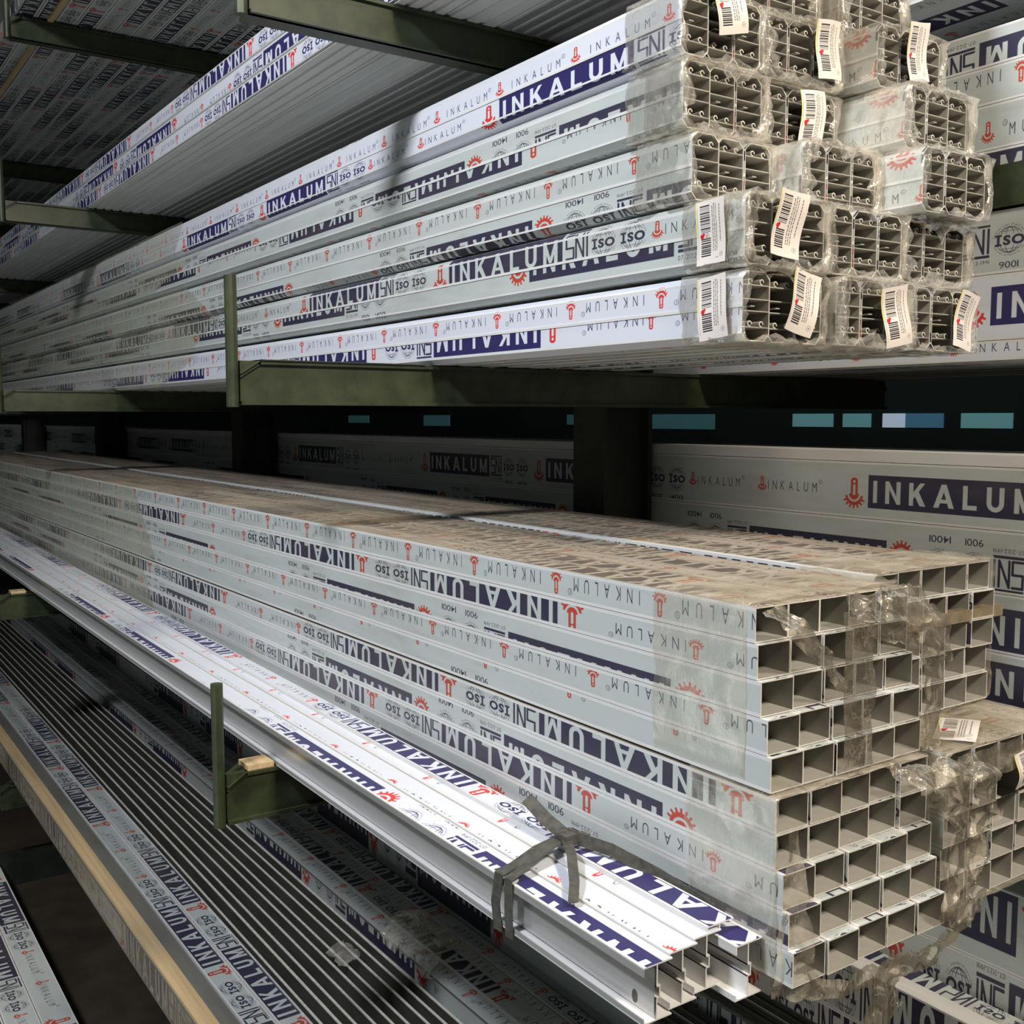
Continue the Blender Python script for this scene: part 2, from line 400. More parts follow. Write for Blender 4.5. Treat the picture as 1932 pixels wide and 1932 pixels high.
# ------------------------------------------------------------------ the place
def plane_box(name, x0, x1, y0, y1, z0, z1, mat):
    b = MB(); b.box(x0, x1, y0, y1, z0, z1, mat); o = b.build(name); at(o, 0, 0, 0); structure(o); return o
plane_box('floor', -15, 4, -6, 7, -1.8, -1.7, 'floor')
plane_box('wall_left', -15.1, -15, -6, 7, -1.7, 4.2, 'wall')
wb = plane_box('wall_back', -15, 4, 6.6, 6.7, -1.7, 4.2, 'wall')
def wall_window(name, x0, x1, z0, z1, mat):
    b = MB(); b.box(x0, x1, 6.58, 6.6, z0, z1, mat); f = b.build(name); at(f, 0, 0, 0); structure(f)
    return f
for i, (x0, x1, m) in enumerate(((-7.6, -6.55, 'pane_dim'), (-5.69, -5.31, 'pane'), (-5.21, -4.97, 'pane'), (-4.86, -4.68, 'pane_bright'), (-4.67, -4.38, 'pane_blue'), (-4.24, -3.88, 'pane'), (-11.5, -10.9, 'pane_dim'), (-8.6, -8.3, 'pane_dim'), (-13.6, -13.0, 'pane_dim'))):
    wall_window('window_%d' % (i+1), x0, x1, -.07 if i not in (0, 6) else -.10, .03, m)

# ------------------------------------------------------------------ the cantilever rack
AX = [-1.7485, -4.0185, -6.2885, -8.5585, -10.8285]
LEV = [  # arm top, arm bottom, front y, stopper top
    (-1.29, -1.375, .585, -1.12), (-.613, -.70, .61, -.452), (.096, .022, .65, .237), (.735, .667, .68, .87), (1.348, 1.278, .72, 1.5)]
rack = empty('cantilever_rack', AX[2], 1.5, -1.7, 'green double-sided steel cantilever rack carrying the long aluminium profiles', 'rack')
RX, RY, RZ = AX[2], 1.5, -1.7
def local(b, name, parent): o = b.build(name, parent); return o
for k, ax in enumerate(AX):
    b = MB(); x0, x1 = ax-.225-RX, ax-.113-RX
    y0, y1 = 1.53-RY, 1.673-RY; z1 = 2.3-RZ
    b.box(x0, x1, y0, y0+.012, 0, z1, 'steel_dark'); b.box(x0, x1, y1-.012, y1, 0, z1, 'steel_dark'); b.box((x0+x1)/2+.02, (x0+x1)/2+.034, y0+.012, y1-.012, 0, z1, 'steel_dark')
    b.build('column', rack)
    b = MB(); b.box(x0, x1, .55-RY, 2.4-RY, 0, .09, 'steel_dark'); b.build('foot', rack)
    for li, (zt, zb, yf, zs) in enumerate(LEV):
        b = MB(); xa, xb = ax-.055-RX, ax-RX
        bk = MB()
        bk.box(ax-.113-RX, xa, 1.545-RY, 1.66-RY, zb-RZ, zt-.004-RZ, 'steel_dark')
        for ya, yb in ((yf, 1.60), (1.60, 2.385)):
            ya, yb = ya-RY, yb-RY
            a, c = zb-RZ, zt-RZ; fr = ya if yb < .2 else yb; sg = 1
            b.box(xb-.018, xb-.008, ya, yb, a, c, 'steel')                      # web
            b.box(xa, xb, ya, yb, a, a+.006, 'steel')                            # lower flange
            y_in = ya+.035 if yb < .2 else ya; y_out = yb if yb < .2 else yb-.035
            b.box(xa, xb, y_in, y_out, c-.006, c, 'steel')                      # upper flange
            # sloping nose
            e0, e1 = (ya, ya+.035) if yb < .2 else (yb, yb-.035)
            b.quad([(xa, e0, c-.022), (xb, e0, c-.022), (xb, e1, c), (xa, e1, c)], 'steel'); b.quad([(xa, e0, c-.028), (xb, e0, c-.028), (xb, e1, c-.006), (xa, e1, c-.006)], 'steel')
        arm = b.build('arm', rack); bk.build('bracket', arm)
        b = MB(); n = 12; r = .0105
        cx, cy = xb-.012, yf-.012-RY
        P = [(cx+r*math.cos(2*math.pi*i/n), cy+r*math.sin(2*math.pi*i/n)) for i in range(n)]
        for i in range(n):
            p, q = P[i], P[(i+1) % n]
            b.quad([(*p, zb-.004-RZ), (*q, zb-.004-RZ), (*q, zs-RZ), (*p, zs-RZ)], 'steel')
        b.quad([(*p, zs-RZ) for p in P], 'steel'); b.quad([(*p, zb-.004-RZ) for p in P][::-1], 'steel')
        b.build('stopper_rod', arm)
def batten(x0, x1, y0, y1, z0, z1, mat, label, cat='batten', name='wooden_batten', group=None):
    b = MB(); b.box(x0-x0, x1-x0, 0, y1-y0, 0, z1-z0, mat); o = b.build(name); at(o, x0, y0, z0); tag(o, label, cat, group); return o

for i, ax in enumerate(AX[:3]):
    w_ = ('nearest', 'second', 'third')[i]
    batten(ax-.052, ax-.006, .648, .696, -.6128, -.604, 'wood', 'short wooden packing strip at the tip of the lower arm, %s column' % w_, name='wooden_lath')
    batten(ax-.052, ax-.006, .858, 1.46, -.6128, -.6018, 'wood', 'long wooden packing strip under the tube packs, %s column' % w_, name='wooden_lath')
batten(AX[0]-.055, AX[0]+.004, .685, 1.005, .0964, .0985, 'steel_dark', 'thin dark metal plate lying on the middle arm under the stack', 'plate', 'metal_plate')

# ------------------------------------------------------------------ profile cross-sections
def square_tube(w, h, L, film, mat='film', edge='white', top=None, t=.0014, name='square_tube', parent=None, clean=False):
    """origin: near end, front bottom edge; the tube runs towards -X"""
    b = MB(); e = h*.11; ey = w*.1
    va, vb, anc, flip = film
    if flip: va, vb = vb, va
    prof = [(0, 0), (w, 0), (w, h), (ey*.0, h), (0, h), (0, h-e), (0, e)]
    prof = [(0, 0), (ey, 0), (w-ey, 0), (w, 0), (w, e), (w, h-e), (w, h), (w-ey, h), (ey if not clean else w*.25, h), (0, h), (0, h-e), (0, e)]
    fl = (min(va, vb), max(va, vb), anc, flip)
    rnd = random.random()
    films = {10: (mat, (vb, va, anc, flip)), 1: (mat, (VT[0], VT[1], anc+rnd, False)), 4: (mat, (VC[0], VC[1], anc+rnd, False)), 7: (top or mat, (*(VC if rnd < .5 else VS), anc+rnd*2, rnd < .6))}
    if top:
        films[6] = ('grime', None)
        if not clean: films[8] = ('grime', None)
    b.loop(-L, 0, prof, t, edge, 'cream', 'dust', films)
    return b.build(name, parent)

def window_profile(w, h, L, sA, sB, mat, parent=None, name='window_profile', detail=True, silver=False):
    """a framed section with chamfered corners, cross webs and screw ports; sA upper strip film, sB lower strip film"""
    b = MB(); c = .009; t = .0013
    e = .003
    # points counter-clockwise seen from +X, starting at front bottom
    zs = [c, c+e, h*.5-.002, h*.5+.002, h-c-e, h-c]
    prof = [(c, 0), (w-c, 0), (w, c), (w, h-c), (w-c, h), (c, h), (0, zs[5]), (0, zs[4]), (0, zs[3]), (0, zs[2]), (0, zs[1]), (0, zs[0])]
    def fv(f):
        v0, v1, anc, flip = f
        return (v1, v0, anc, flip) if not flip else (v0, v1, anc, flip)
    A, B = fv(sA), fv(sB)
    k = (B[1]-B[0])/((zs[2]-zs[1]) or 1)
    films = {7: (mat, A), 9: (mat, B), 11: (mat, (B[1], B[1]+k*.013, B[2], B[3])), 0: (mat, (B[1]+k*.014, B[1]+k*.05, B[2], B[3])),
             3: (mat, (VC[0], VC[1], 0, False)), 5: (mat, (A[0]-k*.012, A[0], A[2], A[3]))}
    if silver: films[8] = ('white', None); films[10] = ('white', None)
    b.loop(-L, 0, prof, t, 'white', 'cream', 'dust', films)
    # the bright rib along the middle
    b.box(-L, 0, -.0012, 0, zs[2], zs[3], 'white')
    if detail:
        for f in (.20, .43, .60, .80): b.box(-L, -.0005, t, w-t, h*f-.0007, h*f+.0007, 'cream')
        for zz, sg in ((h*.80, 1), (h*.20, 1)):
            for yy in (w*.28, w*.70):
                r0, r1, n = .0026, .0040, 10
                cz = zz+sg*.0042
                pts = [math.radians(-60+i*300/(n-1)+90*0) for i in range(n)]
                for i in range(n-1):
                    a0, a1 = pts[i], pts[i+1]
                    q = lambda r, a: (yy+r*math.cos(a+.9), cz+r*math.sin(a+.9))
                    b.quad([(0, *q(r0, a0)), (0, *q(r0, a1)), (0, *q(r1, a1)), (0, *q(r1, a0))], 'dust')
                    b.quad([(0, *q(r1, a0)), (0, *q(r1, a1)), (-.5, *q(r1, a1)), (-.5, *q(r1, a0))], 'cream')
                    b.quad([(0, *q(r0, a0)), (0, *q(r0, a1)), (-.5, *q(r0, a1)), (-.5, *q(r0, a0))], 'cream')
        b.box(-L, -.0005, w*.30, w*.46, h*.5-.0007, h*.5+.0007, 'cream')
    return b.build(name, parent)

def crumple(p, amp, fr, seed):
    q = Vector(p)*fr+Vector((seed*7.1, seed*3.3, seed*1.7))
    n = noise.noise_vector(q); m = noise.noise_vector(q*2.7)
    return Vector(p)+(Vector(n)*.65+Vector(m)*.35)*amp
def wrap_sleeve(w, h, back, fwd, parent, seed, mat='wrap', amp=.007, pad=.003, rim=.018, n=56, cham=.008, open_front=True, name='plastic_wrap'):
    """a crumpled film sleeve round a pack end at local origin (front bottom), from x=-back to x=+fwd, its rim turned in over the end"""
    b = MB(); rows = []
    base = []
    pts = [(cham, 0), (w-cham, 0), (w, cham), (w, h-cham), (w-cham, h), (cham, h), (0, h-cham), (0, cham)]
    segs = []; tot = 0
    for i in range(8):
        a, c = pts[i], pts[(i+1) % 8]; l = math.dist(a, c); segs.append((tot, l, a, c)); tot += l
    for k in range(n):
        s = tot*k/n
        for (t0, l, a, c) in segs:
            if s <= t0+l+1e-9:
                f = (s-t0)/l; base.append((a[0]+(c[0]-a[0])*f, a[1]+(c[1]-a[1])*f)); break
    cy, cz = w/2, h/2
    nx = max(8, int((back+fwd)/.012)); stations = [(-back+(back+fwd)*i/nx, 0) for i in range(nx+1)] + [(fwd+.002, .35), (fwd-.001, .7), (fwd-.004, 1.0)]
    for si, (x, tin) in enumerate(stations):
        row = []
        for (y, z) in base:
            dy, dz = y-cy, z-cz; L = math.hypot(dy, dz)
            rr = rim*(.6+.8*noise.noise(Vector((y*30, z*30, seed*5.0))))
            k = 1+pad/L - tin*rr/L
            p = (x, cy+dy*k, cz+dz*k)
            edge = min(1, .25+max(0, (x+back)/back))
            q = crumple(p, amp*(edge+.5*tin), 38, seed)
            # never dip through the faces of the pack
            if tin == 0:
                q2 = Vector((q.x+noise.noise(Vector((y*25, z*25, seed)))*.01*(1 if si in (0,) else 0), q.y, q.z))
                oy, oz = q2.y-cy, q2.z-cz
                if abs(oy) < w/2+.001 and abs(oz) < h/2+.001:
                    sc = 1+ .0015/L; f2 = max((w/2+.0012)/abs(dy) if abs(dy) > w/2-cham*1.0 else 0, (h/2+.0012)/abs(dz) if abs(dz) > h/2-cham*1.0 else 0, 0)
                    if f2: q2 = Vector((q2.x, cy+dy*max(1.0, f2), cz+dz*max(1.0, f2)))
                q = q2
            row.append(tuple(q))
        rows.append(row)
    V0 = len(b.v)
    for r in rows: b.v += r
    for i in range(len(rows)-1):
        for k in range(n):
            k2 = (k+1) % n
            b.f.append((V0+i*n+k, V0+(i+1)*n+k, V0+(i+1)*n+k2, V0+i*n+k2)); b.uv.append([(0, 0)]*4); b.m.append(b.mi(mat))
    return b.build(name, parent, smooth=True)
def sheet(cols, parent, seed, mat='wrap_dusty', amp=.006, nu=16, nv=24, fr=45, name='torn_wrap'):
    """a crumpled sheet through two edge polylines cols=(edgeA, edgeB), each a list of points"""
    def samp(P, t):
        f = t*(len(P)-1); i = min(int(f), len(P)-2); f -= i
        return Vector(P[i]).lerp(Vector(P[i+1]), f)
    b = MB()
    for i in range(nv+1):
        A, B = samp(cols[0], i/nv), samp(cols[1], i/nv)
        for j in range(nu+1):
            p = A.lerp(B, j/nu); q = crumple(p, amp*2, fr, seed); q.x = max(q.x, p.x-.002); b.v.append(tuple(q))
    for i in range(nv):
        for j in range(nu):
            a = i*(nu+1)+j; b.f.append((a, a+1, a+nu+2, a+nu+1)); b.uv.append([(0, 0)]*4); b.m.append(b.mi(mat))
    return b.build(name, parent, smooth=True)
def barcode(parent, x, y, z, w=.052, h=.082, rot=0, face='X', curl=.006, tilt=0, seed=0, label=None):
    """a curled paper tag; face 'X' hangs on the cut ends, 'Y' on the front side, 'Z' lies on top"""
    b = MB(); n = 10; m = 4
    c, s_ = math.cos(rot), math.sin(rot)
    for i in range(n+1):
        for j in range(m+1):
            u, v = j/m-.5, i/n-.5
            d = curl*(math.sin(v*5+seed)*.6+.4*math.sin(u*4+seed*2))+curl*.5
            a, e = u*w, v*h; a, e = a*c-e*s_, a*s_+e*c
            b.v.append({'X': (x+d+.003+tilt*e, y+a, z+e), 'Y': (x+a, y-d*.4-.003, z+e), 'Z': (x+a, y+e, z+d*.4+.002)}[face])
    for i in range(n):
        for j in range(m):
            q = i*(m+1)+j; b.f.append((q, q+1, q+m+2, q+m+1)); b.m.append(b.mi('tag'))
            b.uv.append([(j/m, i/n), ((j+1)/m, i/n), ((j+1)/m, (i+1)/n), (j/m, (i+1)/n)])
    return b.build('barcode_label', parent, smooth=True)

LEN = 6.0
# ------------------------------------------------------------------ upper stack of wrapped packs
PW, PH = .0515, .089
A_ = 'middle-shelf stack'
def loc(f, x): return None if f is None else (f[0], f[1], f[2]-x, f[3])
def V(win, anc, flip=False): return (win[0], win[1], anc, flip)
rows = {
 5: dict(z=.098, mat='film_new', sA=V((.010, .046), -1.25, True), sB=V((.108, .145), -1.347, True), x=[-.968, -.950, -.952], y=[1.02, 1.185, 1.345]),
 4: dict(z=.195, mat='film', sA=V((.088, .130), -2.357), sB=V((.064, .098), -1.491), x=[-.966, -.966, -.967], y=[1.02, 1.185, 1.343]),
 3: dict(z=.290, mat='film', sA=V((.012, .046), -.90, True), sB=V((.054, .098), -.756, True), x=[-1.063, -1.010, -.934], y=[1.02, 1.18, 1.341]),
 2: dict(z=.388, mat='film', sA=V((.055, .097), -.960, True), sB=V((.112, .155), -1.400, True), x=[-1.082, -1.091, -.978], y=[1.02, 1.187, 1.356]),
 1: dict(z=.486, mat='film_new', sA=V((.008, .050), -1.595), sB=V((.092, .142), -1.578), x=[-1.087, -1.091, -1.028], y=[1.02, 1.187, 1.357]),
}
rown = {5: 'bottom row', 4: 'second row up', 3: 'third row up', 2: 'fourth row up', 1: 'fifth row up'}
coln = ['front', 'middle', 'rear']
extra = {(5, 0): 'fresh bluish upside-down film', (4, 0): 'label on its side', (3, 0): 'three open ends', (2, 0): 'grey film', (1, 0): 'large blue lettering'}
tags = {  # (row, col): list of (face, y offset, z offset, rotation, tilt)
 (5, 0): [('Y', -.045, .045, .10, 0), ('X', .098, .052, -.22, 0)],
 (5, 1): [('X', .105, .042, .20, 0)], (5, 2): [('X', .110, .044, -.16, 0)],
 (4, 0): [('Y', -.052, .045, .03, 0), ('X', .064, .052, -.10, 0)],
 (2, 1): [('X', .085, .045, .10, 0)],
 (1, 0): [('X', .075, .075, .22, 0)], (1, 1): [('X', .118, .052, .10, 0)], (1, 2): [('X', .072, .055, .16, 0)],
}
proto = {}
def get_profile(key, make):
    if key not in proto: proto[key] = make(); return proto[key]
    o = proto[key].copy(); COL.objects.link(o); return o
def profile_pack(r, c, x, y, z, mat, sA, sB, label, group):
    root = empty('wrapped_profile_pack', x, y, z, label, 'aluminium profile pack', group)
    sd = r*3+c; sA, sB = loc(sA, x), loc(sB, x)
    for k in range(3):
        dx = (0, -.004, -.002)[(k+sd) % 3]
        if k == 0 and (c == 0): o = window_profile(PW-.001, PH, LEN, sA, sB, mat)
        else:
            v = (sd+k) % 3
            o = get_profile(('p', v, mat if c else 'film'), lambda: window_profile(PW-.001, PH, LEN, V((VC, VS, VT)[v], -1.1-v*.3, v == 1), V((VT, VC, VS)[v], -1.5+v*.2, v != 2), mat if c else 'film'))
        o.parent = root; o.location = (dx, k*PW, 0)
    wrap_sleeve(3*PW, PH, .11+.05*((sd*7) % 3)/2+(.05 if c == 2 else 0), .006, root, sd+1)
    if c == 0:
        o = sheet(([(-1.9-.3*(r % 3), -.0045, 0), (-LEN+.3, -.0045, 0)], [(-1.9-.2*(r % 2), -.0045, PH), (-LEN+.3, -.0045, PH)]), root, sd+90, 'veil', amp=.0008, nu=4, nv=60, fr=9, name='plastic_wrap')
    # a loosely tied inner turn of the wrap
    if sd % 2 == 0: wrap_sleeve(3*PW, PH, .07, .010, root, sd+31, amp=.010, pad=.005, rim=.03)
    for t in tags.get((r, c), []):
        if t[0] == 'Y': barcode(root, t[1], -.004, t[2], rot=t[3], face='Y', seed=sd)
        else: barcode(root, .010, t[1], t[2], rot=t[3], tilt=.08, seed=sd)
    return root
for r in (5, 4, 3, 2, 1):
    R_ = rows[r]
    for c in range(3):
        lb = '%s wrapped profile pack, %s of the stack%s' % (coln[c], rown[r], ', '+extra[(r, c)] if (r, c) in extra else '')
        profile_pack(r, c, R_['x'][c], R_['y'][c], R_['z'], R_['mat'] if c == 0 else 'film', R_['sA'] if c == 0 else V(VC, R_['x'][c]-.62+r*.05, r % 2 == 0), R_['sB'] if c == 0 else V(VT, R_['x'][c]-.5, True), lb, 'wrapped profile packs on the middle shelf')
for c, (x, y) in enumerate(((-1.13, 1.187), (-1.10, 1.357))):
    profile_pack(0, c+1, x, y, .5765, 'film', V(VC, -1.7), V(VT, -1.7), 'topmost %s pack of the clear-wrapped profile stack, cut off by the top edge' % coln[c+1], 'wrapped profile packs on the middle shelf')

# ------------------------------------------------------------------ lower packs of square tubes
TW, TH = .053, .0388
def tube_pack(x, y, z, nc, rowspec, label, top_mat, group, mats='film', name='square_tube_pack', gap=.0004):
    """rowspec: top to bottom [(dx, film, material)]"""
    root = empty(name, x, y, z, label, 'square tube pack', group)
    n = len(rowspec)
    for i, (dx, film, mt) in enumerate(rowspec):
        zz = (n-1-i)*(TH+gap*2); film = loc(film, x+dx)
        for c in range(nc):
            if c == 0:
                o = square_tube(TW-gap*2, TH, LEN, film, mt, top=top_mat if i == 0 else None, clean=(i == 0 and nc == 5 and x < -.84))
            else:
                key = ('sq', i == 0, (i*3+c) % 4, top_mat if i == 0 else '')
                o = get_profile(key, lambda: square_tube(TW-gap*2, TH, LEN, V(VC, -.3*c), 'film', top=top_mat if i == 0 else None))
            o.parent = root; o.name = 'square_tube'
            o.location = (dx+random.uniform(-.004, .003)*(c > 0), c*TW+random.uniform(-.0012, .0012)*(c > 0), zz)
    return root
zU = -.200-5*.0396+.0
U1 = tube_pack(-.784, .855, -.400, 5, [(0, V((.010, .040), -.86, True), 'film'), (.004, V((.088, .130), -1.080, True), 'film'), (.010, V((.050, .090), -.858, True), 'film'), (.020, V((.012, .050), -.78, True), 'film'), (.026, V((.030, .068), -.83, True), 'film')],
  'front upper pack of square tubes, five by five, torn wrap over its dusty end', 'film_dirty', 'square tube packs on the lower shelf')
L1 = tube_pack(-.750, .855, -.601, 5, [(0, V((.088, .130), -.782, True), 'film'), (.001, V((.062, .098), -.869, True), 'film'), (.012, V((.090, .132), -1.047, True), 'film'), (.021, V((.056, .092), -.643, True), 'film'), (.028, V((.095, .130), -.88, True), 'film')],
  'front lower pack of square tubes, resting on the arm, film curling round its end', 'film_dirty', 'square tube packs on the lower shelf')
U2 = tube_pack(-.850, 1.142, -.398, 5, [(0, V(VC, -.9, True), 'film')]+[(random.uniform(-.004, .004), V(VT, -1-.1*i, True), 'film') for i in range(4)],
  'rear upper pack of square tubes with a brown tape band across its end', 'film_dirty', 'square tube packs on the lower shelf')
L2 = tube_pack(-.738, 1.142, -.601, 5, [(0, V(VC, -.9, True), 'film_dirty')]+[(random.uniform(-.004, .004), V(VT, -1-.1*i, True), 'film') for i in range(4)],
  'rear lower pack of square tubes sticking out furthest, barcode label on its end', 'film_dirty', 'square tube packs on the lower shelf')
def rel(root, P): 
    o = root.location; return [(p[0]-o.x, p[1]-o.y, p[2]-(o.z-ZC)) for p in P]
# film sleeves of the packs
wrap_sleeve(5*TW, .200, .16, -.012, U1, 51, 'sleeve', amp=.004, pad=.002, rim=.004, n=90, cham=.004)
wrap_sleeve(5*TW, .199, .13, .004, L1, 52, 'sleeve', amp=.006, pad=.004, rim=.006, n=90, cham=.004)
wrap_sleeve(5*TW, .200, .12, .002, U2, 53, 'sleeve', amp=.004, pad=.002, rim=.004, n=90, cham=.004)
wrap_sleeve(5*TW, .199, .12, .003, L2, 54, 'sleeve', amp=.004, pad=.002, rim=.006, n=90, cham=.004)
for p_, q_ in ((U1, 1), (L1, 2)): sheet(([(-2.2, -.004, 0), (-LEN+.3, -.004, 0)], [(-2.4, -.004, .198), (-LEN+.3, -.004, .198)]), p_, 120+q_, 'veil', amp=.0008, nu=8, nv=60, fr=9, name='plastic_wrap')
X1 = -.752
sheet((rel(U1, [(X1-.02, .852, -.203), (X1, .868, -.225), (X1, .92, -.27), (X1, .955, -.302)]), rel(U1, [(X1-.02, .890, -.203), (X1, .905, -.222), (X1, .945, -.262), (X1, .972, -.298)])), U1, 61, amp=.004)
sheet((rel(U1, [(X1-.015, .985, -.199), (X1+.005, .99, -.225), (X1+.006, 1.0, -.240)]), rel(U1, [(X1-.015, 1.115, -.197), (X1+.01, 1.14, -.245), (X1+.012, 1.150, -.292)])), U1, 62, amp=.007)
sheet((rel(U1, [(X1, 1.095, -.235), (X1+.004, 1.108, -.30), (X1+.004, 1.105, -.395)]), rel(U1, [(X1, 1.135, -.25), (X1+.006, 1.140, -.31), (X1+.004, 1.140, -.398)])), U1, 63, amp=.004)
sheet((rel(U1, [(X1, .962, -.215), (X1+.003, .962, -.30), (X1+.003, .965, -.392)]), rel(U1, [(X1, 1.012, -.215), (X1+.003, 1.015, -.30), (X1+.003, 1.015, -.395)])), U1, 64, amp=.002)
X2 = -.712
sheet((rel(L1, [(X2-.03, 1.04, -.401), (X2, 1.05, -.425), (X2, 1.12, -.48), (X2, 1.105, -.56), (X2, 1.11, -.605)]), rel(L1, [(X2-.008, 1.17, -.406), (X2+.012, 1.185, -.425), (X2+.012, 1.185, -.47), (X2+.008, 1.165, -.53), (X2, 1.16, -.60)])), L1, 65, amp=.010, nu=24, nv=34)
sheet((rel(L1, [(X2-.005, 1.20, -.575), (X2, 1.13, -.600), (X2, 1.08, -.615), (X2, 1.0, -.607), (X2, .93, -.607), (X2-.02, .866, -.600)]), rel(L1, [(X2-.005, 1.205, -.592), (X2, 1.13, -.622), (X2, 1.075, -.640), (X2, 1.0, -.632), (X2, .93, -.628), (X2-.02, .866, -.622)])), L1, 66, amp=.006, nu=8, nv=50)
sheet((rel(L1, [(X2, .990, -.607), (X2-.01, .985, -.66), (X2-.02, .975, -.75)]), rel(L1, [(X2, 1.045, -.612), (X2-.01, 1.035, -.65), (X2-.02, 1.02, -.78)])), L1, 67, amp=.007)
sheet((rel(L1, [(X2-.01, .850, -.43), (X2-.02, .850, -.50), (X2-.03, .849, -.60), (X2-.035, .849, -.62)]), rel(L1, [(X2-.01, .862, -.43), (X2-.004, .868, -.50), (X2-.002, .880, -.57), (X2-.005, .90, -.622)])), L1, 68, amp=.004)
# brown tape band
b = MB(); b.box(-.012, .004, -.002, .29, -.008, .008, 'brown_tape'); o = b.build('tape_band', U2); o.location = (0, 0, .125)
barcode(L2, .014, .158, .160, w=.085, h=.045, rot=.05, seed=2); barcode(L2, -.045, .09, .199, w=.05, h=.10, face='Z', rot=.5)
sheet((rel(L2, [(-.724, 1.14, -.403), (-.722, 1.14, -.44)]), rel(L2, [(-.724, 1.405, -.403), (-.722, 1.405, -.44)])), L2, 70, amp=.003, nu=30, nv=8)

# ------------------------------------------------------------------ bright H profiles tied with a strap
def h_profile(L, film_top, mat_side, flip):
    w, h, t = .040, .062, .0016; b = MB(); wy = .018
    b.box(-L, 0, 0, w, 0, t, 'white'); b.box(-L, 0, 0, w, h-t, h, 'white')
    b.strip(-L, 0, (.004, h+.0002), (w-.004, h+.0002), 'film_new', film_top)
    b.box(-L, 0, 0, t, h-.010, h-t, mat_side); b.box(-L, 0, 0, t, t, .007, mat_side)
    b.box(-L, 0, wy, wy+t, t, h*.40, 'white'); b.box(-L, 0, wy+.004, wy+.004+t, h*.40-t, h*.58+t, 'white'); b.box(-L, 0, wy, wy+.006, h*.40-t, h*.40, 'white')
    b.box(-L, 0, wy, wy+.006, h*.58, h*.58+t, 'white'); b.box(-L, 0, wy, wy+t, h*.58, h-t, 'white')
    return b
HP = [(-.783, .700, -.620, V((.068, .098), -.72, True), 'front of the five tied H profiles, bare silver side facing the aisle'),
      (-.786, .7385, -.6165, V((.150, .182), -1.0, True), 'second H profile of the tied set, pale printed top flange'),
      (-.789, .7765, -.613, V((.028, .040), -1.1, True), 'third H profile of the tied set, mostly white top'),
      (-.792, .8000, -.6095+.004, V((.092, .128), -.66, True), 'fourth H profile of the tied set, bold blue lettering on top')]
SL = math.atan(.008)
for i, (x, y, z, fl, lb) in enumerate(HP[:3]):
    b = h_profile(LEN, loc(fl, x), 'silver', True)
    if i == 0:
        b.strip(-LEN, 0, (-.0002+.0155, .004), (-.0002+.0155, .058), 'silver')
        n = 14
        b.quad([(-.03+.0045*math.cos(2*math.pi*k/n), .0150, .014+.0075*math.sin(2*math.pi*k/n)) for k in range(n)], 'strap')
    o = b.build('h_profile'); at(o, x, y, z); o.rotation_euler = (0, SL, 0); tag(o, lb, 'aluminium profile', 'H profiles tied with a grey strap')
for (x, y, z, fl, lb) in ((-.762, .8115, -.6205, V((.088, .132), -.60, True), 'rear H profile of the tied set, against the tube pack, chewed end'),):
    b = h_profile(LEN, loc(fl, x), 'white', True); o = b.build('h_profile'); at(o, x, y, z); o.rotation_euler = (0, SL, 0); tag(o, lb, 'aluminium profile', 'H profiles tied with a grey strap')
b = MB(); b.box(-LEN, 0, 0, .040, 0, .0016, 'white'); b.strip(-LEN, 0, (.003, .0018), (.037, .0018), 'film_new', V((.086, .134), .16, True)); b.box(-LEN, 0, 0, .0016, -.006, 0, 'white'); b.box(-LEN, 0, .018, .0196, -.006, 0, 'white')
o = b.build('flat_profile'); at(o, -.79, .797, -.546); o.rotation_euler = (0, SL, 0); tag(o, 'flat capping profile with bold blue lettering laid over the tied H profiles', 'aluminium profile')
# strap
def ribbon(pts, wdir, wd, name, parent=None, mat='strap', th=.0012):
    b = MB(); W_ = Vector(wdir).normalized()*wd/2
    for i, p in enumerate(pts):
        p = Vector(p); a = pts[max(i-1, 0)]; c = pts[min(i+1, len(pts)-1)]
        T = (Vector(c)-Vector(a)).normalized(); N = T.cross(W_).normalized()*th/2
        for q in (p-W_-N, p+W_-N, p+W_+N, p-W_+N): b.v.append(tuple(q))
    for i in range(len(pts)-1):
        for k in range(4):
            a = i*4+k; c = i*4+(k+1) % 4; b.f.append((a, c, c+4, a+4)); b.uv.append([(0, 0)]*4); b.m.append(b.mi(mat))
    for e in (0, len(pts)-1): b.f.append(tuple(e*4+k for k in range(4))); b.uv.append([(0, 0)]*4); b.m.append(b.mi(mat))
    return b.build(name, parent)
st = empty('grey_strap', -1.04, .70, -.55, 'knotted dark grey plastic strap tied round the H profiles', 'strap')
st_l = lambda P: [(p[0]+1.04, p[1]-.70, p[2]+.55) for p in P]
ztop = lambda x: -.620+.062+.008*(-.783-x)
ribbon(st_l([(-1.045, .6975, -.624), (-1.05, .697, -.59), (-1.042, .697, -.551), (-1.042, .72, -.546), (-1.048, .76, -.536), (-1.05, .80, -.531), (-1.05, .838, -.535)]), (1, .1, 0), .016, 'strap_band', st)
ribbon(st_l([(-1.020, .6975, -.624), (-1.022, .697, -.59), (-1.022, .697, -.551), (-1.024, .72, -.545), (-1.035, .76, -.535), (-1.045, .80, -.530)]), (1, .1, 0), .014, 'strap_band', st)
ribbon(st_l([(-1.045, .800, -.528), (-1.00, .775, -.530), (-.955, .745, -.541), (-.925, .72, -.549)]), (.3, 1, 0), .013, 'strap_tail', st)
ribbon(st_l([(-1.045, .800, -.528), (-1.085, .80, -.520), (-1.13, .80, -.505)]), (.0, 1, .6), .018, 'strap_loop', st)
ribbon(st_l([(-1.045, .803, -.528), (-.98, .822, -.530), (-.91, .838, -.541), (-.85, .845, -.552), (-.82, .846, -.558)]), (0, .2, 1), .016, 'strap_tail', st)
